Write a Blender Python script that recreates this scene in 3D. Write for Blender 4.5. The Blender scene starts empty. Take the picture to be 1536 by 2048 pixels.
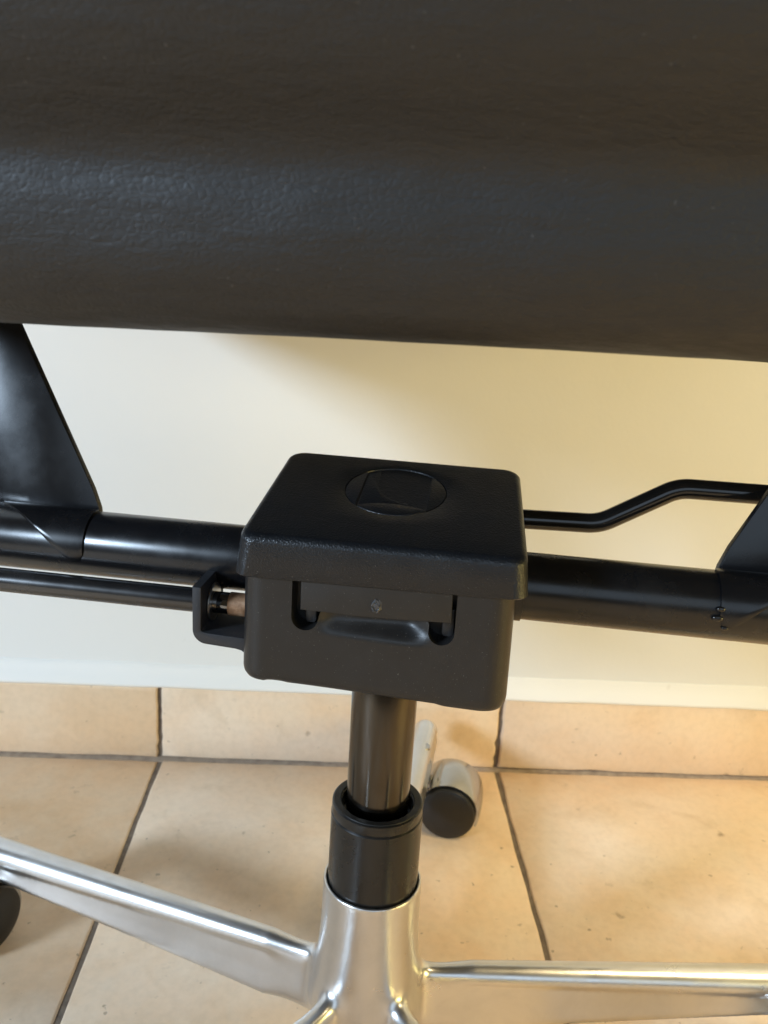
import bpy, bmesh, math, random
from mathutils import Vector, Matrix, noise as mnoise
random.seed(7)
R = math.radians
S = bpy.context.scene
COL = S.collection

# ------------------------------------------------------------------ camera
CAM_POS = Vector((0, 0, .4753))
c_r = Vector((.9977, -.0336, .0591)).normalized()
c_f = Vector((.0488, .9588, -.2800)).normalized()
c_u = c_r.cross(c_f).normalized(); c_r = c_f.cross(c_u)
cam = bpy.data.cameras.new('camera'); camo = bpy.data.objects.new('camera', cam); COL.objects.link(camo)
camo.matrix_world = Matrix(((c_r.x, c_u.x, -c_f.x, CAM_POS.x), (c_r.y, c_u.y, -c_f.y, CAM_POS.y),
                            (c_r.z, c_u.z, -c_f.z, CAM_POS.z), (0, 0, 0, 1)))
cam.sensor_fit = 'HORIZONTAL'; cam.sensor_width = 36; cam.lens = 36 * 1700 / 1536
cam.clip_start = .01; cam.clip_end = 60
cam.dof.use_dof = True; cam.dof.focus_distance = .40; cam.dof.aperture_fstop = 21
S.camera = camo

# ------------------------------------------------------------------ light
S.view_settings.view_transform = 'Standard'; S.view_settings.look = 'None'
S.view_settings.exposure = 0; S.view_settings.gamma = 1
W = bpy.data.worlds.new('World'); S.world = W; W.use_nodes = True
bg = W.node_tree.nodes['Background']; bg.inputs[0].default_value = (1, .80, .52, 1); bg.inputs[1].default_value = .08

def area(name, pos, target, sx, sy, power, color):
    l = bpy.data.lights.new(name, 'AREA'); l.shape = 'RECTANGLE'; l.size = sx; l.size_y = sy
    l.energy = power; l.color = color
    o = bpy.data.objects.new(name, l); COL.objects.link(o); o.location = pos
    o.rotation_euler = (Vector(target) - Vector(pos)).to_track_quat('-Z', 'Y').to_euler()
    return o
area('window_light', (-2.05, -1.00, 1.145), (0, .48, .38), .42, .42, 74, (.63, .80, 1.0))
area('front_sheen_fill', (.25, -1.75, .98), (.02, .35, .36), 2.3, 1.0, 9, (.62, .80, 1.0))  # broad dim light added behind the camera for sheen on pad and tubes
area('room_lamp', (1.38, -.32, .50), (.10, .70, .15), .6, .4, 11, (1.0, .80, .29))
area('ceiling_lamp', (1.25, .05, 1.9), (.30, .55, 0), .5, .5, 23, (1.0, .79, .45))

# ------------------------------------------------------------------ node helpers
class NT:
    def __init__(s, name):
        s.m = bpy.data.materials.new(name); s.m.use_nodes = True
        s.t = s.m.node_tree; s.b = s.t.nodes['Principled BSDF']
        s.co = s.t.nodes.new('ShaderNodeNewGeometry').outputs['Position']
        s.ob = None
    def n(s, kind, **kw):
        nd = s.t.nodes.new(kind)
        for k, v in kw.items(): setattr(nd, k, v)
        return nd
    def link(s, a, b): s.t.links.new(a, b)
    def set(s, nd, key, v):
        if hasattr(v, 'is_output') or isinstance(v, bpy.types.NodeSocket): s.link(v, nd.inputs[key])
        else: nd.inputs[key].default_value = v
    def noise(s, scale, detail=4, rough=.55, vec=None, dist=0):
        nd = s.n('ShaderNodeTexNoise'); nd.inputs['Scale'].default_value = scale
        nd.inputs['Detail'].default_value = detail; nd.inputs['Roughness'].default_value = rough
        nd.inputs['Distortion'].default_value = dist
        s.link(vec or s.co, nd.inputs['Vector']); return nd.outputs[0]
    def voro(s, scale, feature='F1', vec=None):
        nd = s.n('ShaderNodeTexVoronoi', feature=feature); nd.inputs['Scale'].default_value = scale
        s.link(vec or s.co, nd.inputs['Vector']); return nd.outputs['Distance']
    def ramp(s, v, stops):
        nd = s.n('ShaderNodeValToRGB'); s.link(v, nd.inputs[0]); e = nd.color_ramp.elements
        while len(e) < len(stops): e.new(.5)
        for el, (p, c) in zip(e, stops):
            el.position = p; el.color = (c, c, c, 1) if not hasattr(c, '__len__') else (*c, 1)
        return nd.outputs[0]
    def mix(s, f, a, b, mode='MIX'):
        nd = s.n('ShaderNodeMix', data_type='RGBA', blend_type=mode)
        s.set(nd, 0, f)
        for k, v in ((6, a), (7, b)):
            if isinstance(v, bpy.types.NodeSocket): s.link(v, nd.inputs[k])
            else: nd.inputs[k].default_value = (*v, 1)
        return nd.outputs[2]
    def math(s, op, a, b=0.):
        nd = s.n('ShaderNodeMath', operation=op); s.set(nd, 0, a); s.set(nd, 1, b); return nd.outputs[0]
    def bump(s, h, strength=.3, dist=.001, prev=None):
        nd = s.n('ShaderNodeBump'); nd.inputs['Strength'].default_value = strength
        nd.inputs['Distance'].default_value = dist; s.link(h, nd.inputs['Height'])
        if prev: s.link(prev, nd.inputs['Normal'])
        s.link(nd.outputs[0], s.b.inputs['Normal']); return nd.outputs[0]
    def scaled(s, sx, sy, sz, vec=None):
        nd = s.n('ShaderNodeMapping'); nd.inputs['Scale'].default_value = (sx, sy, sz)
        s.link(vec or s.co, nd.inputs['Vector']); return nd.outputs[0]
    def objrand(s, amount=7.):
        i = s.n('ShaderNodeObjectInfo'); a = s.n('ShaderNodeVectorMath', operation='ADD')
        k = s.math('MULTIPLY', i.outputs['Random'], amount)
        s.link(s.co, a.inputs[0]); s.link(k, a.inputs[1]); return a.outputs[0]
    def principled(s, base=None, rough=.5, metal=0., spec=.5, **kw):
        if base is not None:
            if isinstance(base, bpy.types.NodeSocket): s.link(base, s.b.inputs['Base Color'])
            else: s.b.inputs['Base Color'].default_value = (*base, 1)
        s.set(s.b, 'Roughness', rough); s.b.inputs['Metallic'].default_value = metal
        s.b.inputs['Specular IOR Level'].default_value = spec
        for k, v in kw.items(): s.b.inputs[k].default_value = v
        return s.m

def m_tile(name, tint=(1, 1, 1)):
    t = NT(name); v = t.objrand()
    n1 = t.noise(7, 5, .55, v, .6); n2 = t.noise(24, 6, .6, v, .3); n3 = t.noise(160, 3, .6, v)
    c = t.ramp(n1, [(.33, (.72, .515, .325)), (.48, (.81, .605, .415)), (.66, (.86, .70, .535))])
    c = t.mix(t.ramp(n2, [(.40, .0), (.72, .62)]), c, (.80, .68, .53))
    c = t.mix(t.ramp(t.noise(13, 4, .6, v, .8), [(.58, 0.), (.74, .42)]), c, (.50, .345, .195))
    pm = t.ramp(t.noise(9, 2, .5, v), [(.42, 0.), (.62, 1.)])
    pits = t.ramp(t.noise(58, 3, .6, v, .2), [(.665, 0.), (.76, .65)]); pits = t.math('MULTIPLY', pits, pm)
    dots = t.ramp(t.noise(150, 2, .5, v), [(.72, 0.), (.76, .5)]); pits = t.math('MAXIMUM', pits, t.math('MULTIPLY', dots, t.math('SUBTRACT', 1.15, pm)))
    oi = t.n('ShaderNodeObjectInfo'); c = t.mix(t.math('MULTIPLY', oi.outputs['Random'], .5), c, (.70, .515, .345))
    c = t.mix(pits, c, (.22, .16, .105))
    c = t.mix(t.ramp(n3, [(.3, .12), (.6, 0.)]), c, (.33, .23, .14))
    h = t.math('SUBTRACT', t.math('ADD', t.math('MULTIPLY', n2, .6), t.math('MULTIPLY', n3, .12)), t.math('MULTIPLY', pits, .8))
    t.bump(h, .35, .0012)
    return t.principled(c, t.ramp(n2, [(.3, .38), (.7, .55)]), 0, .35)
def m_grout(name='grout', k=1.):
    t = NT(name); n = t.noise(120, 5, .6)
    t.bump(n, .6, .001)
    return t.principled(t.ramp(n, [(.3, (.13 * k, .10 * k, .078 * k)), (.7, (.23 * k, .185 * k, .14 * k))]), .9, 0, .2)
def m_wall(name='wall_paint', base=(.765, .765, .745), dirt=.10):
    t = NT(name); n = t.noise(5, 4, .5); g = t.noise(260, 3, .6); mid = t.noise(22, 4, .55)
    c = t.mix(t.ramp(n, [(.35, 0.), (.7, dirt)]), base, tuple(x * .84 for x in base))
    sp = t.ramp(t.noise(36, 2, .5, t.scaled(1, 1, .55)), [(.735, 0.), (.78, .5)])
    low = t.n('ShaderNodeSeparateXYZ'); t.link(t.co, low.inputs[0])
    sp = t.math('MULTIPLY', sp, t.ramp(low.outputs[2], [(.11, 1.), (.15, 0.)]))
    c = t.mix(sp, c, (.42, .37, .31))
    h = t.math('ADD', t.math('MULTIPLY', mid, .8), t.math('MULTIPLY', g, .14))
    t.bump(h, .40, .0016)
    return t.principled(c, .62, 0, .3)
def m_plastic(name, base, rough=.42, grain=900, gs=.35, spec=.5):
    t = NT(name); v = t.voro(grain); n = t.noise(grain * .35, 3, .6); d = t.noise(60, 5, .65)
    t.bump(t.math('ADD', v, t.math('MULTIPLY', n, .7)), gs, .00036)
    dust = t.ramp(t.noise(1500, 1, .5), [(.735, 0.), (.76, .55)])
    c = t.mix(dust, base, (.16, .155, .15))
    c = t.mix(t.ramp(d, [(.45, 0.), (.75, .35)]), c, tuple(x * 1.6 + .002 for x in base))
    r = t.ramp(d, [(.3, rough - .04), (.7, rough + .07)])
    return t.principled(c, r, 0, spec)
def m_metal_black(name, base=(.012, .012, .013), rough=.24, spec=.5):
    t = NT(name); n = t.noise(420, 3, .6); d = t.noise(45, 4, .6)
    t.bump(n, .02, .0003)
    return t.principled(t.mix(t.ramp(d, [(.5, 0.), (.8, .5)]), base, tuple(x * 2 + .003 for x in base)),
                        t.ramp(d, [(.3, rough - .03), (.75, rough + .08)]), 0, spec)
def m_alu():
    t = NT('polished_aluminium'); d = t.noise(38, 5, .65, dist=.4); s_ = t.noise(240, 3, .6)
    w = t.noise(16, 3, .5)
    c = t.mix(t.ramp(d, [(.42, 0.), (.75, .6)]), (.72, .71, .70), (.60, .585, .565))
    t.bump(t.math('ADD', t.math('MULTIPLY', w, 1.), t.math('MULTIPLY', s_, .03)), .10, .004)
    return t.principled(c, t.ramp(d, [(.3, .27), (.75, .39)]), 1.0)
def m_metal(name, base, rough, streak=False):
    t = NT(name); d = t.noise(50, 4, .6, t.scaled(1, 1, .12) if streak else None)
    c = t.mix(t.ramp(d, [(.4, 0.), (.75, .4)]), base, tuple(x * .72 for x in base))
    return t.principled(c, t.ramp(d, [(.3, rough - .03), (.75, rough + .06)]), 1.0)
def m_leather():
    t = NT('black_leather')
    big = t.noise(55, 3, .5, t.scaled(.45, 1, 1.7), .5)
    cell = t.voro(520, 'DISTANCE_TO_EDGE', t.scaled(.75, 1, 1)); cell = t.ramp(cell, [(0., 0.), (.28, 1.)])
    wr = t.noise(230, 3, .6, t.scaled(.4, 1, 1.3), .6)
    h = t.math('ADD', t.math('MULTIPLY', cell, .18), t.math('MULTIPLY', wr, 1.0))
    b1 = t.bump(h, .38, .0010); t.bump(big, .15, .005, b1)
    dust = t.ramp(t.noise(620, 1, .5), [(.765, 0.), (.79, .35)])
    c = t.mix(dust, (.0085, .0078, .0075), (.11, .105, .10))
    return t.principled(c, t.ramp(wr, [(.3, .50), (.7, .66)]), 0, .6)
def m_copper():
    t = NT('worn_copper_tube'); d = t.noise(300, 4, .6)
    c = t.ramp(d, [(.3, (.19, .10, .05)), (.55, (.35, .20, .11)), (.75, (.44, .30, .19))])
    return t.principled(c, .58, .2, .4)

M_TILE = m_tile('travertine_tile'); M_GROUT = m_grout(); M_GROUT_PALE = m_grout('pale_grout', 1.7); M_WALL = m_wall()
M_STRIP = m_wall('fresh_white_paint', (.81, .80, .77), .10)
M_LID = m_plastic('grained_black_plastic', (.0055, .0068, .0090), .34, 1150, .42)
M_BODY = m_plastic('smooth_black_plastic', (.0122, .0114, .0112), .37, 1600, .10)
M_PANEL = m_plastic('matt_black_plastic', (.0135, .0122, .0112), .48, 1600, .08)
M_DARK = m_plastic('dark_inner_plastic', (.006, .0055, .005), .5, 900, .1)
M_BRK = m_plastic('grey_black_plastic', (.020, .021, .024), .42, 1300, .12)
M_TUBE = m_metal_black('black_powder_coat', (.0060, .0062, .0072), .24)
M_GLOSS = m_metal_black('glossy_black_paint', (.008, .0075, .007), .13, .6)
M_ROD = m_metal('black_chrome', (.20, .20, .205), .11)
M_ROD_PAINT = m_metal_black('satin_black_rod', (.010, .010, .011), .23, 1.0)
M_COL = m_metal('gunmetal_chrome', (.090, .080, .068), .17, True)
M_SLEEVE = m_metal_black('black_sleeve_paint', (.0075, .0068, .0062), .26)
M_ALU = m_alu()
M_STEEL = m_metal('zinc_steel', (.55, .53, .50), .3)
M_CHROME = m_metal('caster_chrome', (.50, .49, .475), .19)
M_RUBBER = m_plastic('black_wheel_nylon', (.008, .008, .009), .34, 700, .06)
M_MARK = m_metal_black('rough_moulding', (.05, .05, .052), .22)
M_LEATHER = m_leather(); M_COPPER = m_copper()

# ------------------------------------------------------------------ mesh helpers
CH = bpy.data.objects.new('office_chair', None)
YAW = -R(9)
def obj(name, bm, mat, parent=None, smooth=True, angle=32, kind=None):
    me = bpy.data.meshes.new(name); bmesh.ops.recalc_face_normals(bm, faces=bm.faces[:])
    bm.to_mesh(me); bm.free(); me.materials.append(mat)
    if smooth:
        for p in me.polygons: p.use_smooth = True
        me.set_sharp_from_angle(angle=R(angle))
    o = bpy.data.objects.new(name, me); COL.objects.link(o)
    if parent: o.parent = parent
    if kind: o['kind'] = kind
    return o
def rings(bm, rs, cap0=True, cap1=True, closed=True):
    vs = [[bm.verts.new(p) for p in r] for r in rs]
    n = len(vs[0])
    for a, b in zip(vs, vs[1:]):
        for i in range(n if closed else n - 1):
            j = (i + 1) % n
            bm.faces.new((a[i], a[j], b[j], b[i]))
    if cap0: bm.faces.new(vs[0][::-1])
    if cap1: bm.faces.new(vs[-1])
    return vs
def lathe(bm, prof, c=(0, 0, 0), n=48, axis='z', cap0=True, cap1=True):
    rs = []
    for r, h in prof:
        ring = []
        for i in range(n):
            a = 2 * math.pi * i / n; x, y = r * math.cos(a), r * math.sin(a)
            p = {'z': (x, y, h), 'x': (h, x, y), 'y': (x, h, y)}[axis]
            ring.append(Vector(c) + Vector(p))
        rs.append(ring)
    return rings(bm, rs, cap0, cap1)
def tube(bm, path, r, n=20, cap=True):
    path = [Vector(p) for p in path]; rs = []; prev = None
    for i, p in enumerate(path):
        t = (path[min(i + 1, len(path) - 1)] - path[max(i - 1, 0)]).normalized()
        a = Vector((0, 0, 1)) if prev is None else prev
        a = (a - t * a.dot(t)).normalized(); prev = a; b = t.cross(a)
        rr = r(i / (len(path) - 1)) if callable(r) else r
        rs.append([p + rr * (math.cos(q) * a + math.sin(q) * b) for q in [2 * math.pi * k / n for k in range(n)]])
    return rings(bm, rs, cap, cap)
def bend_path(pts, rad, k=8):
    pts = [Vector(p) for p in pts]; out = [pts[0]]
    for a, b, c in zip(pts, pts[1:], pts[2:]):
        d1 = (a - b).normalized(); d2 = (c - b).normalized()
        s, e = b + d1 * rad, b + d2 * rad
        for i in range(k + 1):
            t = i / k; out.append(s * (1 - t) ** 2 + b * 2 * t * (1 - t) + e * t * t)
    out.append(pts[-1]); return out
def extrude_poly(bm, pts, f, bev=0.):
    """pts: 2-D outline; f(x, y, k) -> 3-D point, k = 0 back, 1 front; bev rounds the front edge"""
    n = len(pts); P = [Vector(p) for p in pts]
    def inset(d):
        out = []
        for i in range(n):
            a, b, c = P[i - 1], P[i], P[(i + 1) % n]
            e1 = (b - a).normalized(); e2 = (c - b).normalized()
            n1 = Vector((-e1.y, e1.x)); n2 = Vector((-e2.y, e2.x))
            m = n1 + n2; m = m / max(.35, m.dot(n1)) if m.length > 1e-6 else n1
            out.append(b + m * d)
        return out
    area_ = sum(P[i - 1].x * P[i].y - P[i].x * P[i - 1].y for i in range(n))
    if area_ < 0: P.reverse()
    rs = [[f(p.x, p.y, 0.) for p in P]]
    if bev:
        rs.append([f(p.x, p.y, ('b', bev)) for p in P])
        rs.append([f(p.x, p.y, ('b', bev * .3)) for p in inset(bev * .3)])
        rs.append([f(p.x, p.y, 1.) for p in inset(bev)])
    else: rs.append([f(p.x, p.y, 1.) for p in P])
    return rings(bm, rs)
def front_plane(v_back, v_front, lean=0., w0=0.):
    """outline in (u, w), thickness along v"""
    def f(u, w, k):
        v = v_back if k == 0. else v_front if k == 1. else v_front + k[1]
        return Vector((u, v + lean * (w - w0), w))
    return f
def box(bm, u0, u1, v0, v1, w0, w1, bev=.0008):
    extrude_poly(bm, [(u0, w0), (u1, w0), (u1, w1), (u0, w1)], front_plane(v1, v0), bev)
def rrect(u0, u1, v0, v1, r, nc=8, ne=10):
    """rounded rectangle, counter-clockwise from the front-left corner; ne points per straight side"""
    pts = []
    for cx, cy, a0, (ex, ey) in ((u1 - r, v0 + r, -90, (u1, v1 - r)), (u1 - r, v1 - r, 0, (u0 + r, v1)),
                                 (u0 + r, v1 - r, 90, (u0, v0 + r)), (u0 + r, v0 + r, 180, (u1 - r, v0))):
        for i in range(nc + 1):
            a = R(a0 + 90 * i / nc); pts.append(Vector((cx + r * math.cos(a), cy + r * math.sin(a))))
        p = pts[-1]; q = Vector((ex, ey))
        for i in range(1, ne): pts.append(p.lerp(q, i / ne))
    return pts
def smoothstep(a, b, x):
    t = max(0., min(1., (x - a) / (b - a))); return t * t * (3 - 2 * t)

# ------------------------------------------------------------------ room surfaces
YW = .7334; XL = -.166; T = .33; G = .0033
floor_bm = bmesh.new()
fx0, fx1, fy0 = XL - 4 * T, XL + 6 * T, YW - 6 * T
rings(floor_bm, [[Vector((x, y, z)) for x, y in ((fx0, fy0), (fx1, fy0), (fx1, YW + .012), (fx0, YW + .012))] for z in (-.05, -.0017)])
floor = obj('floor', floor_bm, M_GROUT, smooth=False, kind='structure')
floor['label'] = 'beige stone-look tiled floor with dark joints'

def tile_mesh(name, w, d, th, seed, mapf, bite=()):
    """w x d tile, outline slightly wavy with chips, chamfered edge; mapf turns (x, y, z) into 3-D"""
    rnd = random.Random(seed); n = 14; out = []
    for (x0, y0, x1, y1, nx, ny) in ((0, 0, w, 0, 0, 1), (w, 0, w, d, -1, 0), (w, d, 0, d, 0, -1), (0, d, 0, 0, 1, 0)):
        for i in range(n):
            t = i / n; k = .0011 * mnoise.noise(Vector((x0 + t * 9, y0 * 9 + t * 7, seed * 3.1))) + .0004
            if rnd.random() < .05: k += .0016
            if i == 0: k = .0012
            out.append(Vector((x0 + (x1 - x0) * t + nx * k, y0 + (y1 - y0) * t + ny * k)))
    c = Vector((w / 2, d / 2)); bm = bmesh.new()
    def sh(dd): return [Vector((p.x + (dd if p.x < w / 2 else -dd), p.y + (dd if p.y < d / 2 else -dd))) for p in out]
    rs = [[mapf(p.x, p.y, z) for p in sh(dd)] for dd, z in ((0, -th), (0, -.0016), (.0006, -.0006), (.0018, 0.))]
    rings(bm, rs); return bm
for i in range(-4, 6):
    for j in range(6):
        x0 = XL + i * T; y1 = YW - j * T
        dz = random.uniform(-.0003, .0003); ax, ay = random.uniform(-.0007, .0007), random.uniform(-.0007, .0007)
        w, d = T - G, T - G
        bm = tile_mesh('tile', w, d, .0075, i * 17 + j * 5 + 40,
                       lambda x, y, z: Vector((x + x0 + G / 2, y + y1 - T + G / 2 - (.0004 if j == 0 else 0), z + dz + ax * (x - .16) + ay * (y - .16))))
        obj('tile', bm, M_TILE, floor, angle=50)

gl = bmesh.new()      # grout smeared along the foot of the skirting
rs = []
for i in range(201):
    x = fx0 + (fx1 - fx0) * i / 200; k = .0005 * mnoise.noise(Vector((x * 40, 2, 5))); q = .0003 * mnoise.noise(Vector((x * 25, 7, 1)))
    rs.append([Vector((x, YW - .0030 + k, -.0025)), Vector((x, YW - .0026 + k, -.0006 + q)), Vector((x, YW - .0008, -.0001 + q)), Vector((x, YW + .0012, .0011 + q)), Vector((x, YW + .0040, .0012)), Vector((x, YW + .0040, -.0025))])
rings(gl, rs); obj('skirting_joint', gl, M_GROUT_PALE, floor, angle=60)
wall_bm = bmesh.new()
rings(wall_bm, [[Vector((x, y, z)) for x, z in ((fx0, -.05), (fx1, -.05), (fx1, 1.9), (fx0, 1.9))] for y in (YW + .0115, YW + .12)])
wall = obj('wall', wall_bm, M_WALL, smooth=False, kind='structure')
wall['label'] = 'off-white painted wall above a tiled skirting'
BH = .0790
for i in range(-4, 6):
    x0 = XL + i * T; dy = random.uniform(-.0006, .0006)
    bm = tile_mesh('t', T - G, BH - .0012, .0095, i * 31 + 400,
                   lambda x, y, z: Vector((x + x0 + G / 2, YW - z + dy, y + .0012)))
    obj('skirting_tile', bm, M_TILE, wall, angle=50)
grb = bmesh.new()      # mortar bed behind the skirting tiles
rings(grb, [[Vector((x, y, z)) for x, z in ((fx0, -.003), (fx1, -.003), (fx1, BH - .002), (fx0, BH - .002))] for y in (YW + .0035, YW + .0112)])
obj('mortar', grb, M_GROUT, wall, smooth=False)
# painted plaster strip sloping from the tile tops up to the wall
bm = bmesh.new(); N = 300; rs = []
for i in range(N + 1):
    x = fx0 + (fx1 - fx0) * i / N
    a = mnoise.noise(Vector((x * 9, 1.3, 0))); b = mnoise.noise(Vector((x * 24, 4.7, 0))); e = mnoise.noise(Vector((x * 17, 9.1, 3)))
    zt = .0965 + .0017 * a + .0009 * b; zl = BH - .0012 + .0012 * e
    ys = YW - .0012 + .0006 * b
    rs.append([Vector((x, YW + .0116, zl - .004)), Vector((x, ys + .0012, zl - .001)), Vector((x, ys, zl + .0008)), Vector((x, ys + .0004, zl + .0025)),
               Vector((x, YW + .0045, BH + .0065 + .0006 * a)), Vector((x, YW + .0085, zt - .004)), Vector((x, YW + .0098, zt - .0008)), Vector((x, YW + .0116, zt))])
rings(bm, rs); obj('plaster_strip', bm, M_STRIP, wall, angle=60)

# ------------------------------------------------------------------ office chair
COL.objects.link(CH)
CH.location = (.027, .406, 0); CH.rotation_euler = (0, 0, YAW)
CH['label'] = 'black leather office chair with a black plastic mechanism box on a polished aluminium star base'
CH['category'] = 'office chair'

# --- leather pad across the top of the picture (profile in v, w swept along u)
prof = [(-.052, .466), (-.078, .457), (-.104, .4515), (-.126, .4505), (-.143, .4535), (-.1545, .460), (-.1620, .469), (-.1655, .479), (-.1662, .488),
        (-.1662, .4950), (-.1668, .4995), (-.1686, .5035), (-.1722, .5078), (-.1780, .5130), (-.1855, .5200), (-.1925, .5300), (-.1975, .5420),
        (-.2000, .556), (-.2005, .572), (-.1980, .588), (-.1910, .604), (-.181, .614), (-.179, .618), (-.186, .625), (-.194, .645), (-.196, .67), (-.190, .70), (-.175, .712), (-.155, .70), (-.145, .65), (-.135, .58), (-.11, .52), (-.07, .49), (-.052, .478)]
def smooth_closed(p, it=1):
    for _ in range(it):
        q = []
        for i in range(len(p)):
            a, b = p[i], p[(i + 1) % len(p)]
            q += [(.75 * a[0] + .25 * b[0], .75 * a[1] + .25 * b[1]), (.25 * a[0] + .75 * b[0], .25 * a[1] + .75 * b[1])]
        p = q
    return p
prof = smooth_closed(prof, 2)
bm = bmesh.new(); rs = []; NU = 96
for i in range(NU + 1):
    u = -.290 + .58 * i / NU; e = max(0., abs(u) - .270) / .02; sq = math.sqrt(max(.02, 1 - e * e)) if e > 0 else 1
    ring = []
    for (v, w) in prof:
        k = .0011 * mnoise.noise(Vector((u * 14, v * 22, w * 30))) + .0005 * mnoise.noise(Vector((u * 45, v * 60, w * 80)))
        if v < -.12 and w < .475: k += (.0017 * math.exp(-((w - .4600 - .006 * u) / .0016) ** 2) - .0008 * math.exp(-((w - .4635 - .006 * u) / .0017) ** 2)) * (.5 + .6 * mnoise.noise(Vector((u * 6 + 3.3, 2.2, 0))))
        cv, cw = -.15, .58 if w > .505 else .478
        ring.append(Vector((u, cv + (v - cv) * (.55 + .45 * sq) - k, cw + (w - cw) * (.85 + .15 * sq) + k * .5)))
    rs.append(ring)
rings(bm, rs); pad = obj('backrest_pad', bm, M_LEATHER, CH, angle=180)
pad.matrix_local = Matrix.Translation((.01, -.16, .46)) @ Matrix.Rotation(R(3), 4, 'Z') @ Matrix.Rotation(R(-.95), 4, 'Y') @ Matrix.Translation((-.01, .16, -.46))

# --- seat slab beyond the pad (shades the wall on the right)
bm = bmesh.new(); rs = []
for w, ins in ((.452, .012), (.448, .02), (.4555, .004), (.462, 0.), (.49, 0.), (.503, .004), (.510, .014)):
    rs.append([Vector((p.x, p.y, w)) for p in rrect(-.295 + ins, .295 - ins, -.085 + ins, .245 - ins, .03, 6, 4)])
rs = [rs[1], rs[0]] + rs[2:]
rings(bm, rs); obj('seat_pad', bm, M_LEATHER, CH, angle=60)

# --- cross tube
TW = .3249; TR = .0170
bm = bmesh.new(); lathe(bm, [(TR - .001, -.248), (TR, -.246), (TR, .246), (TR - .001, .248)], (0, 0, TW), 48, 'x')
obj('cross_tube', bm, M_TUBE, CH)
for s in (-1, 1):
    bm = bmesh.new(); lathe(bm, [(TR - .0005, s * .058), (TR + .0009, s * .0582), (TR + .0009, s * .0655), (TR - .0005, s * .066)], (0, 0, TW), 40, 'x')
    obj('tube_collar', bm, M_BODY, CH)

# --- seat brackets: flat bars welded to the tube
for s in (-1, 1):
    rear = [(s * .160, .330), (s * .1615, .340), (s * .1655, .350), (s * .219, .452), (s * .285, .452), (s * .2300, .352), (s * .2265, .342), (s * .225, .330)]
    bm = bmesh.new(); extrude_poly(bm, rear, front_plane(.0165, .0125, .15, .34), .0006)
    br = obj('seat_bracket', bm, M_TUBE, CH)
    bm = bmesh.new(); rs = []                          # saddle of the bracket, welded over the tube
    for k in range(25):
        u = .1572 + .052 * k / 24
        low = -4 - 14 * smoothstep(.157, .1605, u) if u < .164 else -18 + 112 * ((u - .164) / .0452) ** .9
        angs = [100 + (low - 100) * q / 14 for q in range(15)]
        out = [Vector((s * u, -(TR + .0009) * math.cos(R(a)), TW + (TR + .0009) * math.sin(R(a)))) for a in angs]
        out[-1].y += .0006
        inn = [Vector((s * u, -(TR - .0005) * math.cos(R(a)), TW + (TR - .0005) * math.sin(R(a)))) for a in reversed(angs)]
        rs.append(out + inn)
    rings(bm, rs); obj('bracket_saddle', bm, M_TUBE, br)
    rnd = random.Random(11 + s)
    for k, (u, w, r) in enumerate(() if s < 0 else ((.1572, .3290, .0017), (.1562, .3245, .0021), (.1605, .3195, .0013))):
        bm = bmesh.new(); p = Vector((s * u, 0, w)); p.y = -math.sqrt(max(0, TR ** 2 - (w - TW) ** 2)) - .0006
        bmesh.ops.create_icosphere(bm, subdivisions=3, radius=r, matrix=Matrix.Translation(p) @ Matrix.Diagonal((1.25, .6, .8, 1)))
        for v in bm.verts: v.co += Vector((rnd.uniform(-1, 1), rnd.uniform(-1, 1), rnd.uniform(-1, 1))) * r * .05
        obj('weld_bead', bm, M_GLOSS, br, angle=180)

# --- mechanism housing
def dent(u, w):
    a = smoothstep(-.030, -.020, u) * (1 - smoothstep(.012, .026, u))
    b = smoothstep(.3105, .3185, w) * (1 - smoothstep(.3235, .3260, w))
    skew = .75 + .5 * smoothstep(-.025, .018, u)
    return .0060 * a * b * skew
bm = bmesh.new(); rs = []
B0 = .2812
lv = [(.0075, 0.), (.0038, .0005), (.0014, .002), (.0004, .0040), (0., .0065)] + [(0., .0065 + (.0555 - .0065) * k / 34) for k in range(1, 35)]
for ins, h in lv:
    w = B0 + h; t = h / .0555
    u0, u1 = -.0648 - .0004 * (1 - t), .0602 + .0008 * (1 - t)
    ring = []
    for p in rrect(u0 + ins, u1 - ins, -.052 + ins, .036 - ins, .0105 - ins * .3, 8, 40):
        v = p.y
        if v < -.051 + ins: v += dent(p.x, w)
        wob = 0.
        if h < .003: wob = .0009 * (smoothstep(-.054, -.051, p.x) - smoothstep(-.045, -.043, p.x) * .5) * (p.y < -.03) - .0007 * smoothstep(.028, .032, p.x) * (p.y < -.03)
        ring.append(Vector((p.x, v, w + wob + .0003 - .0030 * (1 - t) * smoothstep(-.05, .06, p.x))))
    rs.append(ring)
rings(bm, rs); body = obj('mechanism_housing', bm, M_BODY, CH, angle=40)
# opening for the latch, cut out of the front wall
def arc(cx, cy, r, a0, a1, n=7): return [(cx + r * math.cos(R(a0 + (a1 - a0) * i / n)), cy + r * math.sin(R(a0 + (a1 - a0) * i / n))) for i in range(n + 1)]
op = [(-.0405, .345)] + arc(-.0343, .3180, .0062, 180, 340, 10) + [(-.0275, .3205), (-.0268, .3222)] + \
     [(.0215, .3228), (.0226, .3205)] + arc(.0283, .3175, .0060, 195, 360, 10) + [(.0343, .345)]
cb = bmesh.new(); extrude_poly(cb, op, front_plane(-.040, -.075))
cut = obj('cut', cb, M_DARK, CH, smooth=False)
bo = body.modifiers.new('b', 'BOOLEAN'); bo.object = cut; bo.operation = 'DIFFERENCE'; bo.solver = 'EXACT'
bpy.context.view_layer.update()
dg = bpy.context.evaluated_depsgraph_get()
me = bpy.data.meshes.new_from_object(body.evaluated_get(dg)); body.modifiers.clear()
body.data = me
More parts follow.
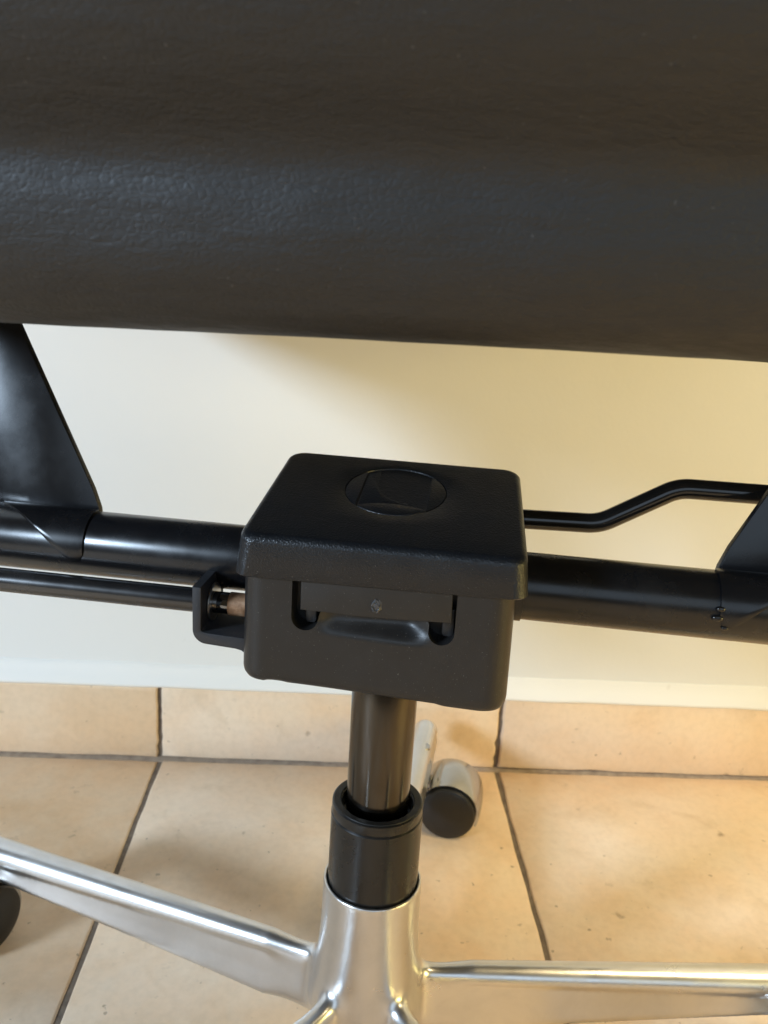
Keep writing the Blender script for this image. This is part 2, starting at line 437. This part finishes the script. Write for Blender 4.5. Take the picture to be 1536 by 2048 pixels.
for p in me.polygons: p.use_smooth = True
me.set_sharp_from_angle(angle=R(40))
bpy.data.objects.remove(cut)
# latch panel with two clip legs
pan = [(-.0362, .3222), (-.0085, .3219), (.0105, .3224), (.0325, .3232), (.0318, .345), (-.0364, .345)]
bm = bmesh.new(); extrude_poly(bm, pan, front_plane(-.046, -.0529), .0004); latch = obj('latch_panel', bm, M_PANEL, body)
for (u0, u1) in ((-.0352, -.0298), (.0283, .0338)):
    bm = bmesh.new(); extrude_poly(bm, [(u0, .327), (u0, .3150), (u0 + .001, .3135), (u1 - .001, .3135), (u1, .3150), (u1, .327)], front_plane(-.0415, -.0462), .0007)
    obj('latch_clip', bm, M_BODY, body)
bm = bmesh.new(); rnd = random.Random(5); rs = []
for r, h in ((.0023, 0.), (.0021, .0004), (.0017, .0007), (.0012, .0003), (.0006, .0005)):
    rs.append([Vector((-.0016 + r * (1 + .25 * rnd.uniform(-1, 1)) * math.cos(a), -.0529 - h * (1 + .5 * rnd.uniform(-1, 1)), .3278 + 1.5 * r * (1 + .25 * rnd.uniform(-1, 1)) * math.sin(a))) for a in [2 * math.pi * k / 14 for k in range(14)]])
rings(bm, rs, False); obj('mould_mark', bm, M_MARK, body, angle=20)

# --- housing lid: tapered, top rising away, round recess for the emblem
SL = .213
def topw(v): return .3563 + (v + .053) * SL
NC, NE = 9, 16
def lid_ring(ins, dw, base=None, taper=True):
    out = []
    for p in rrect(-1 + 0, 1, 0, 1, .16, NC, NE): pass
    pts = rrect(-.0676 + ins, .0652 - ins, -.0560 + ins, .0400 - ins, .0075, NC, NE)
    for p in pts:
        t = (p.y + .056) / .0955
        x = p.x * (1 - .050 * t)
        w = (topw(p.y) + dw) if base is None else base(p)
        out.append(Vector((x, p.y, w)))
    return out
bm = bmesh.new(); rs = []
skirt = lambda p: .3375 + .0008 * (p.x / .06)
rs.append(lid_ring(.0028, 0, lambda p: skirt(p) + .003))
rs.append(lid_ring(.0026, 0, skirt)); rs.append(lid_ring(.0006, 0, lambda p: skirt(p) - .0001)); rs.append(lid_ring(.0, 0, lambda p: skirt(p) + .0006))
for k in range(0, 9):
    a = R(90 * k / 8); rr = .0036
    rs.append(lid_ring(.0016 + rr * (1 - math.cos(a)), -rr * (1 - math.sin(a))))
# match the outline to the emblem circle
last = rs[-1]; ER = .0252; EC = Vector((-.0012, .0008))
circ = []
for q in last:
    d = Vector((q.x - EC.x, q.y - EC.y)).normalized(); circ.append((d.x, d.y))
def cring(r, dw): return [Vector((EC.x + r * x, EC.y + r * y, topw(EC.y + r * y) + dw)) for x, y in circ]
for f in (.35, .7):
    rs.append([a.lerp(b, f) for a, b in zip(last, cring(ER + .0012, 0))])
rs += [cring(ER + .0005, 0), cring(ER + .0001, -.0002), cring(ER, -.0012)]
rings(bm, rs); lid = obj('housing_lid', bm, M_LID, CH, angle=50)
# emblem: disc with an arched pocket
def epl(k0, k1):
    def f(u, v, k):
        dw = k0 if k == 0. else k1 if k == 1. else k1 - k[1]
        return Vector((EC.x + u, EC.y + v, topw(EC.y + v) + dw))
    return f
er = ER - .0004
def carc(a0, a1, n=20, r=er): return [(r * math.cos(R(a0 + (a1 - a0) * i / n)), r * math.sin(R(a0 + (a1 - a0) * i / n))) for i in range(n + 1)]
bm = bmesh.new(); extrude_poly(bm, carc(0, 360 - 7, 50), epl(-.0014, -.0007)); em = obj('emblem_disc', bm, M_LID, CH)
xa, xb = -.0165, .0165
aa = math.degrees(math.acos(xa / er)); ab = math.degrees(math.acos(xb / er))
bm = bmesh.new(); extrude_poly(bm, carc(aa, 360 - aa - 3, 22), epl(-.0014, -.0001), .00025)
obj('emblem_side', bm, M_LID, em)
bm = bmesh.new(); extrude_poly(bm, carc(-ab, ab, 18), epl(-.0014, -.0001), .00025); obj('emblem_side', bm, M_LID, em)
low = [(x, -math.sqrt(er ** 2 - x * x)) for x in [xa + .0003 + (xb - xa - .0006) * i / 16 for i in range(17)]]
upp = [(x, -.0172 + .0036 * (1 - (x / .0165) ** 2)) for x in [xb - .0003 - (xb - xa - .0006) * i / 16 for i in range(17)]]
bm = bmesh.new(); extrude_poly(bm, low + upp, epl(-.0014, -.0001), .0002); obj('emblem_arch', bm, M_LID, em)
bowl = [(xa + .0003, -.0155)] + [(x, -.0168 + .0036 * (1 - (x / .0165) ** 2)) for x in [xa + .0006 + .026 * i / 12 for i in range(13)]] + \
       [(.0095 - .0195 * math.sin(R(90 * i / 12)), .0100 - .0222 * math.cos(R(90 * i / 12))) for i in range(1, 13)] + [(-.0100, .0212), (xa + .0003, .0178)]
bm = bmesh.new(); extrude_poly(bm, bowl, epl(-.0014, -.00045), .00012); obj('emblem_bowl_edge', bm, M_LID, em)

# --- height rod on the left with its plastic bracket
RV, RWW = -.0235, .3089
bm = bmesh.new(); lathe(bm, [(.0057, -.30), (.0061, -.2995), (.0061, -.0870), (.0057, -.0866)], (0, RV, RWW), 32, 'x'); obj('height_rod', bm, M_ROD_PAINT, CH)
o_ = [(-.0916, .3225), (-.0916, .3035)] + arc(-.0846, .3004, .0070, 180, 270, 8) + [(-.0700, .2926), (-.0672, .2920), (-.0648, .2902), (-.0630, .2880), (-.0600, .2880), (-.0600, .2985), (-.0845, .2993)] + \
     arc(-.0860, .3010, .0014, 270, 180, 3) + [(-.0872, .3218), (-.0876, .3225)]
bm = bmesh.new(); extrude_poly(bm, o_, front_plane(-.0045, -.0400), .0005); brk = obj('rod_bracket', bm, M_BRK, CH)
bm = bmesh.new(); lathe(bm, [(.0062, -.0871), (.0093, -.0869), (.0097, -.0865), (.0097, -.0861), (.0093, -.0857), (.006, -.0856)], (0, RV + .001, RWW), 40, 'x'); obj('washer', bm, M_STEEL, brk)
bm = bmesh.new(); lathe(bm, [(.0050, -.0862), (.0054, -.0855), (.0054, -.0776), (.0050, -.0774)], (0, RV, RWW), 32, 'x'); obj('rod_journal', bm, M_ROD, CH)
bm = bmesh.new(); lathe(bm, [(.0052, -.0780), (.0058, -.0777), (.0058, -.058), (.0052, -.0578)], (0, RV, RWW), 32, 'x'); obj('copper_bushing', bm, M_COPPER, CH)

# --- tilt lever on the right
bm = bmesh.new()
tube(bm, bend_path([(.030, .04, .3468), (.1050, .04, .3492), (.1425, .04, .3722), (.235, .04, .3732)], .0065, 10), .0053, 24)
obj('tilt_lever', bm, M_GLOSS, CH)

# --- gas column
bm = bmesh.new(); lathe(bm, [(.0168, .150), (.0172, .151), (.0176, .284), (.0170, .285)], n=64); obj('gas_piston', bm, M_COL, CH)
SB, ST = .100, .1915
bm = bmesh.new(); lathe(bm, [(.0240, SB), (.0256, SB + .002), (.0254, ST - .0073), (.0250, ST - .0068), (.0247, ST - .0065), (.0250, ST - .0061), (.0252, ST - .0056), (.0250, ST - .0006), (.0243, ST), (.0203, ST - .0004), (.0196, ST - .001), (.0192, ST - .009), (.0176, ST - .0095)], n=72)
sl = obj('column_sleeve', bm, M_SLEEVE, CH)
bm = bmesh.new(); rnd = random.Random(3)
lathe(bm, [(.0202, ST - .0006), (.0205, ST + .0003), (.0238, ST + .0003), (.0241, ST - .0004)], n=64, cap0=False, cap1=False)
for v in bm.verts: v.co.z += .00015 * rnd.uniform(-1, 1)
obj('sleeve_cap', bm, M_DARK, sl)

# --- star base: hub and five legs with casters
hub_prof = [(.0258, .112), (.0258, .1400), (.0263, .1413), (.0270, .1416), (.0276, .1408), (.0278, .1390), (.0280, .128), (.0286, .112), (.0297, .096), (.0310, .080), (.0325, .066), (.0335, .052), (.0325, .042), (.020, .040)]
LEGS = [78.5, 157, 229, 302, 2.0]        # world angles round the column
def leg_rings(length):
    rs = []
    st = [.006 + (length - .012) * k / 60 for k in range(61)]
    tip = [(length - .003, .92), (length - .001, .72), (length, .45), (length + .0005, .12)]
    for r, sc in [(q, 1.) for q in st] + tip:
        t = max(0., min(1, (r - .03) / (length - .03)))
        zt = .0795 - .0078 * t; H = .047 - .026 * t ** .8; hw = .0072 + .0042 * t
        pts = [(hw * math.cos(R(a)), zt - hw + hw * math.sin(R(a))) for a in range(0, 181, 12)]
        fl = hw - .0016
        left = [(-fl, zt - hw - .0022), (-fl - .0003, zt - hw - .004), (-fl - .0012, zt - hw - (H - hw) * .5), (-fl - .0026, zt - H + .003), (-fl - .0022, zt - H + .0008), (-fl - .0008, zt - H)]
        pts = pts + left + [(-x, z) for x, z in reversed(left)]
        zc = zt - H * .45
        rs.append([Vector((r, x * sc, zc + (z - zc) * (sc * .75 + .25 if sc < 1 else 1))) for x, z in pts])
    return rs
def star_base():
    """the cast base: hub and legs fused by a voxel remesh, joints smoothed into fillets, then split into hub and legs"""
    import numpy as np
    bm = bmesh.new(); lathe(bm, hub_prof, n=96, cap0=False, cap1=True)
    fill = bmesh.new(); lathe(bm, [(.0262, .040), (.0262, .112)], n=64); fill.free()
    for a in LEGS:
        M = Matrix.Rotation(R(a) - YAW, 3, 'Z')
        rings(bm, [[M @ p for p in ring] for ring in leg_rings(.306)])
    o = obj('raw', bm, M_ALU, None, smooth=False)
    m = o.modifiers.new('r', 'REMESH'); m.mode = 'VOXEL'; m.voxel_size = .0011; m.adaptivity = 0
    bpy.context.view_layer.update()
    me = bpy.data.meshes.new_from_object(o.evaluated_get(bpy.context.evaluated_depsgraph_get()))
    bpy.data.objects.remove(o)
    n = len(me.vertices); co = np.empty(n * 3, 'f'); me.vertices.foreach_get('co', co); co = co.reshape(-1, 3).astype('d')
    ed = np.empty(len(me.edges) * 2, 'i'); me.edges.foreach_get('vertices', ed); ed = ed.reshape(-1, 2)
    deg = np.bincount(ed.ravel(), minlength=n).astype('d')[:, None]
    rr = np.hypot(co[:, 0], co[:, 1])
    joint = np.clip((.064 - rr) / .016, 0, 1) * np.clip((.126 - co[:, 2]) / .02, 0, 1)
    for it in range(95):
        wgt = joint if it >= 4 else np.maximum(joint, .75 * np.clip((.1330 - co[:, 2]) / .004, 0, 1))
        acc = np.stack([np.bincount(ed[:, 0], co[ed[:, 1], k], n) + np.bincount(ed[:, 1], co[ed[:, 0], k], n) for k in range(3)], 1) / deg
        co += (acc - co) * (wgt * .7)[:, None]
    me.vertices.foreach_set('co', co.astype('f').ravel()); me.update()
    for p in me.polygons: p.use_smooth = True
    nor = np.empty(n * 3, 'f'); me.vertex_normals.foreach_get('vector', nor); nor = nor.reshape(-1, 3)
    L = len(me.polygons); fv = np.array([tuple(p.vertices) for p in me.polygons])
    fc = co[fv].mean(1); fr = np.hypot(fc[:, 0], fc[:, 1]); fa = np.degrees(np.arctan2(fc[:, 1], fc[:, 0]) + YAW)
    which = np.full(L, -1)
    for k, a in enumerate(LEGS):
        which[(fr > .064) & (np.abs((fa - a + 180) % 360 - 180) < 33)] = k
    hub = None
    for k in range(-1, 5):
        f = fv[which == k]; used, inv = np.unique(f.ravel(), return_inverse=True)
        pm = bpy.data.meshes.new('star_base' if k < 0 else 'leg')
        pm.from_pydata(co[used].tolist(), [], inv.reshape(-1, 4).tolist()); pm.materials.append(M_ALU)
        for p in pm.polygons: p.use_smooth = True
        pm.normals_split_custom_set_from_vertices(nor[used].tolist())
        q = bpy.data.objects.new(pm.name, pm); COL.objects.link(q); q.parent = CH if k < 0 else hub
        if k < 0: hub = q
    bpy.data.meshes.remove(me); return hub
star_base()

def make_caster():
    """axle along y, wheel centres at z = .0215, stem above the origin"""
    Rr = .0240; z0 = Rr; off = 0.
    bm = bmesh.new()                                   # chrome hood: an open half drum over the wheels
    NS = 26; rs = []
    for (rad, y) in ((Rr + .0008, -.0215), (Rr + .0026, -.0219), (Rr + .0031, -.0205), (Rr + .0042, -.012), (Rr + .0046, 0), (Rr + .0042, .012), (Rr + .0028, .021), (Rr + .0020, .0218), (Rr + .0006, .0215), (Rr + .0006, -.0200)):
        rs.append([Vector((off + rad * math.cos(R(-20 + 185 * k / NS)), y, z0 + rad * math.sin(R(-20 + 185 * k / NS)))) for k in range(NS + 1)])
    rings(bm, rs, False, False, closed=False)
    hood = obj('caster', bm, M_CHROME, CH)
    for s in (-1, 1):
        bm = bmesh.new()
        lathe(bm, [(.004, s * .0045), (Rr - .002, s * .0048), (Rr, s * .0065), (Rr, s * .0235), (Rr - .0008, s * .0250), (Rr - .0030, s * .0262), (.012, s * .0275), (.004, s * .0280), (.0005, s * .0281)], (off, 0, z0), 48, 'y')
        obj('wheel', bm, M_RUBBER, hood)
    bm = bmesh.new(); lathe(bm, [(.0055, .030), (.0055, .056), (.0068, .0565), (.0068, .0595), (.005, .060), (.005, .072)], (-.0265, 0, 0), 24)
    box(bm, -.0335, -.010, -.009, .009, .022, .043, .002)
    obj('stem', bm, M_CHROME, hood)
    bm = bmesh.new()
    for (x, y, z, r) in ((-.0330, -.012, .0475, .0032), (-.0345, -.013, .0350, .0034), (-.027, -.017, .0325, .0026), (-.031, -.018, .0285, .003)):
        bmesh.ops.create_uvsphere(bm, u_segments=14, v_segments=9, radius=r, matrix=Matrix.Translation((x, y, z)))
    obj('stem_ball', bm, M_CHROME, hood)
    return hood
def copy_tree(o):
    c = o.copy(); COL.objects.link(c)
    for ch in list(o.children):
        d = ch.copy(); COL.objects.link(d); d.parent = c
    return c
def place(o, wx, wy, rot):
    d = Vector((wx - .027, wy - .406, 0)); d.rotate(Matrix.Rotation(-YAW, 3, 'Z'))
    o.location = (d.x, d.y, 0); o.rotation_euler = (0, 0, R(rot) - YAW)
c0 = make_caster()
place(c0, .1075, .6500, -13)
for (wx, wy, rot) in ((-.2490, .5030, 62), (-.150, .195, 20), (.165, .170, 40), (.310, .385, 15)):
    place(copy_tree(c0), wx, wy, rot)
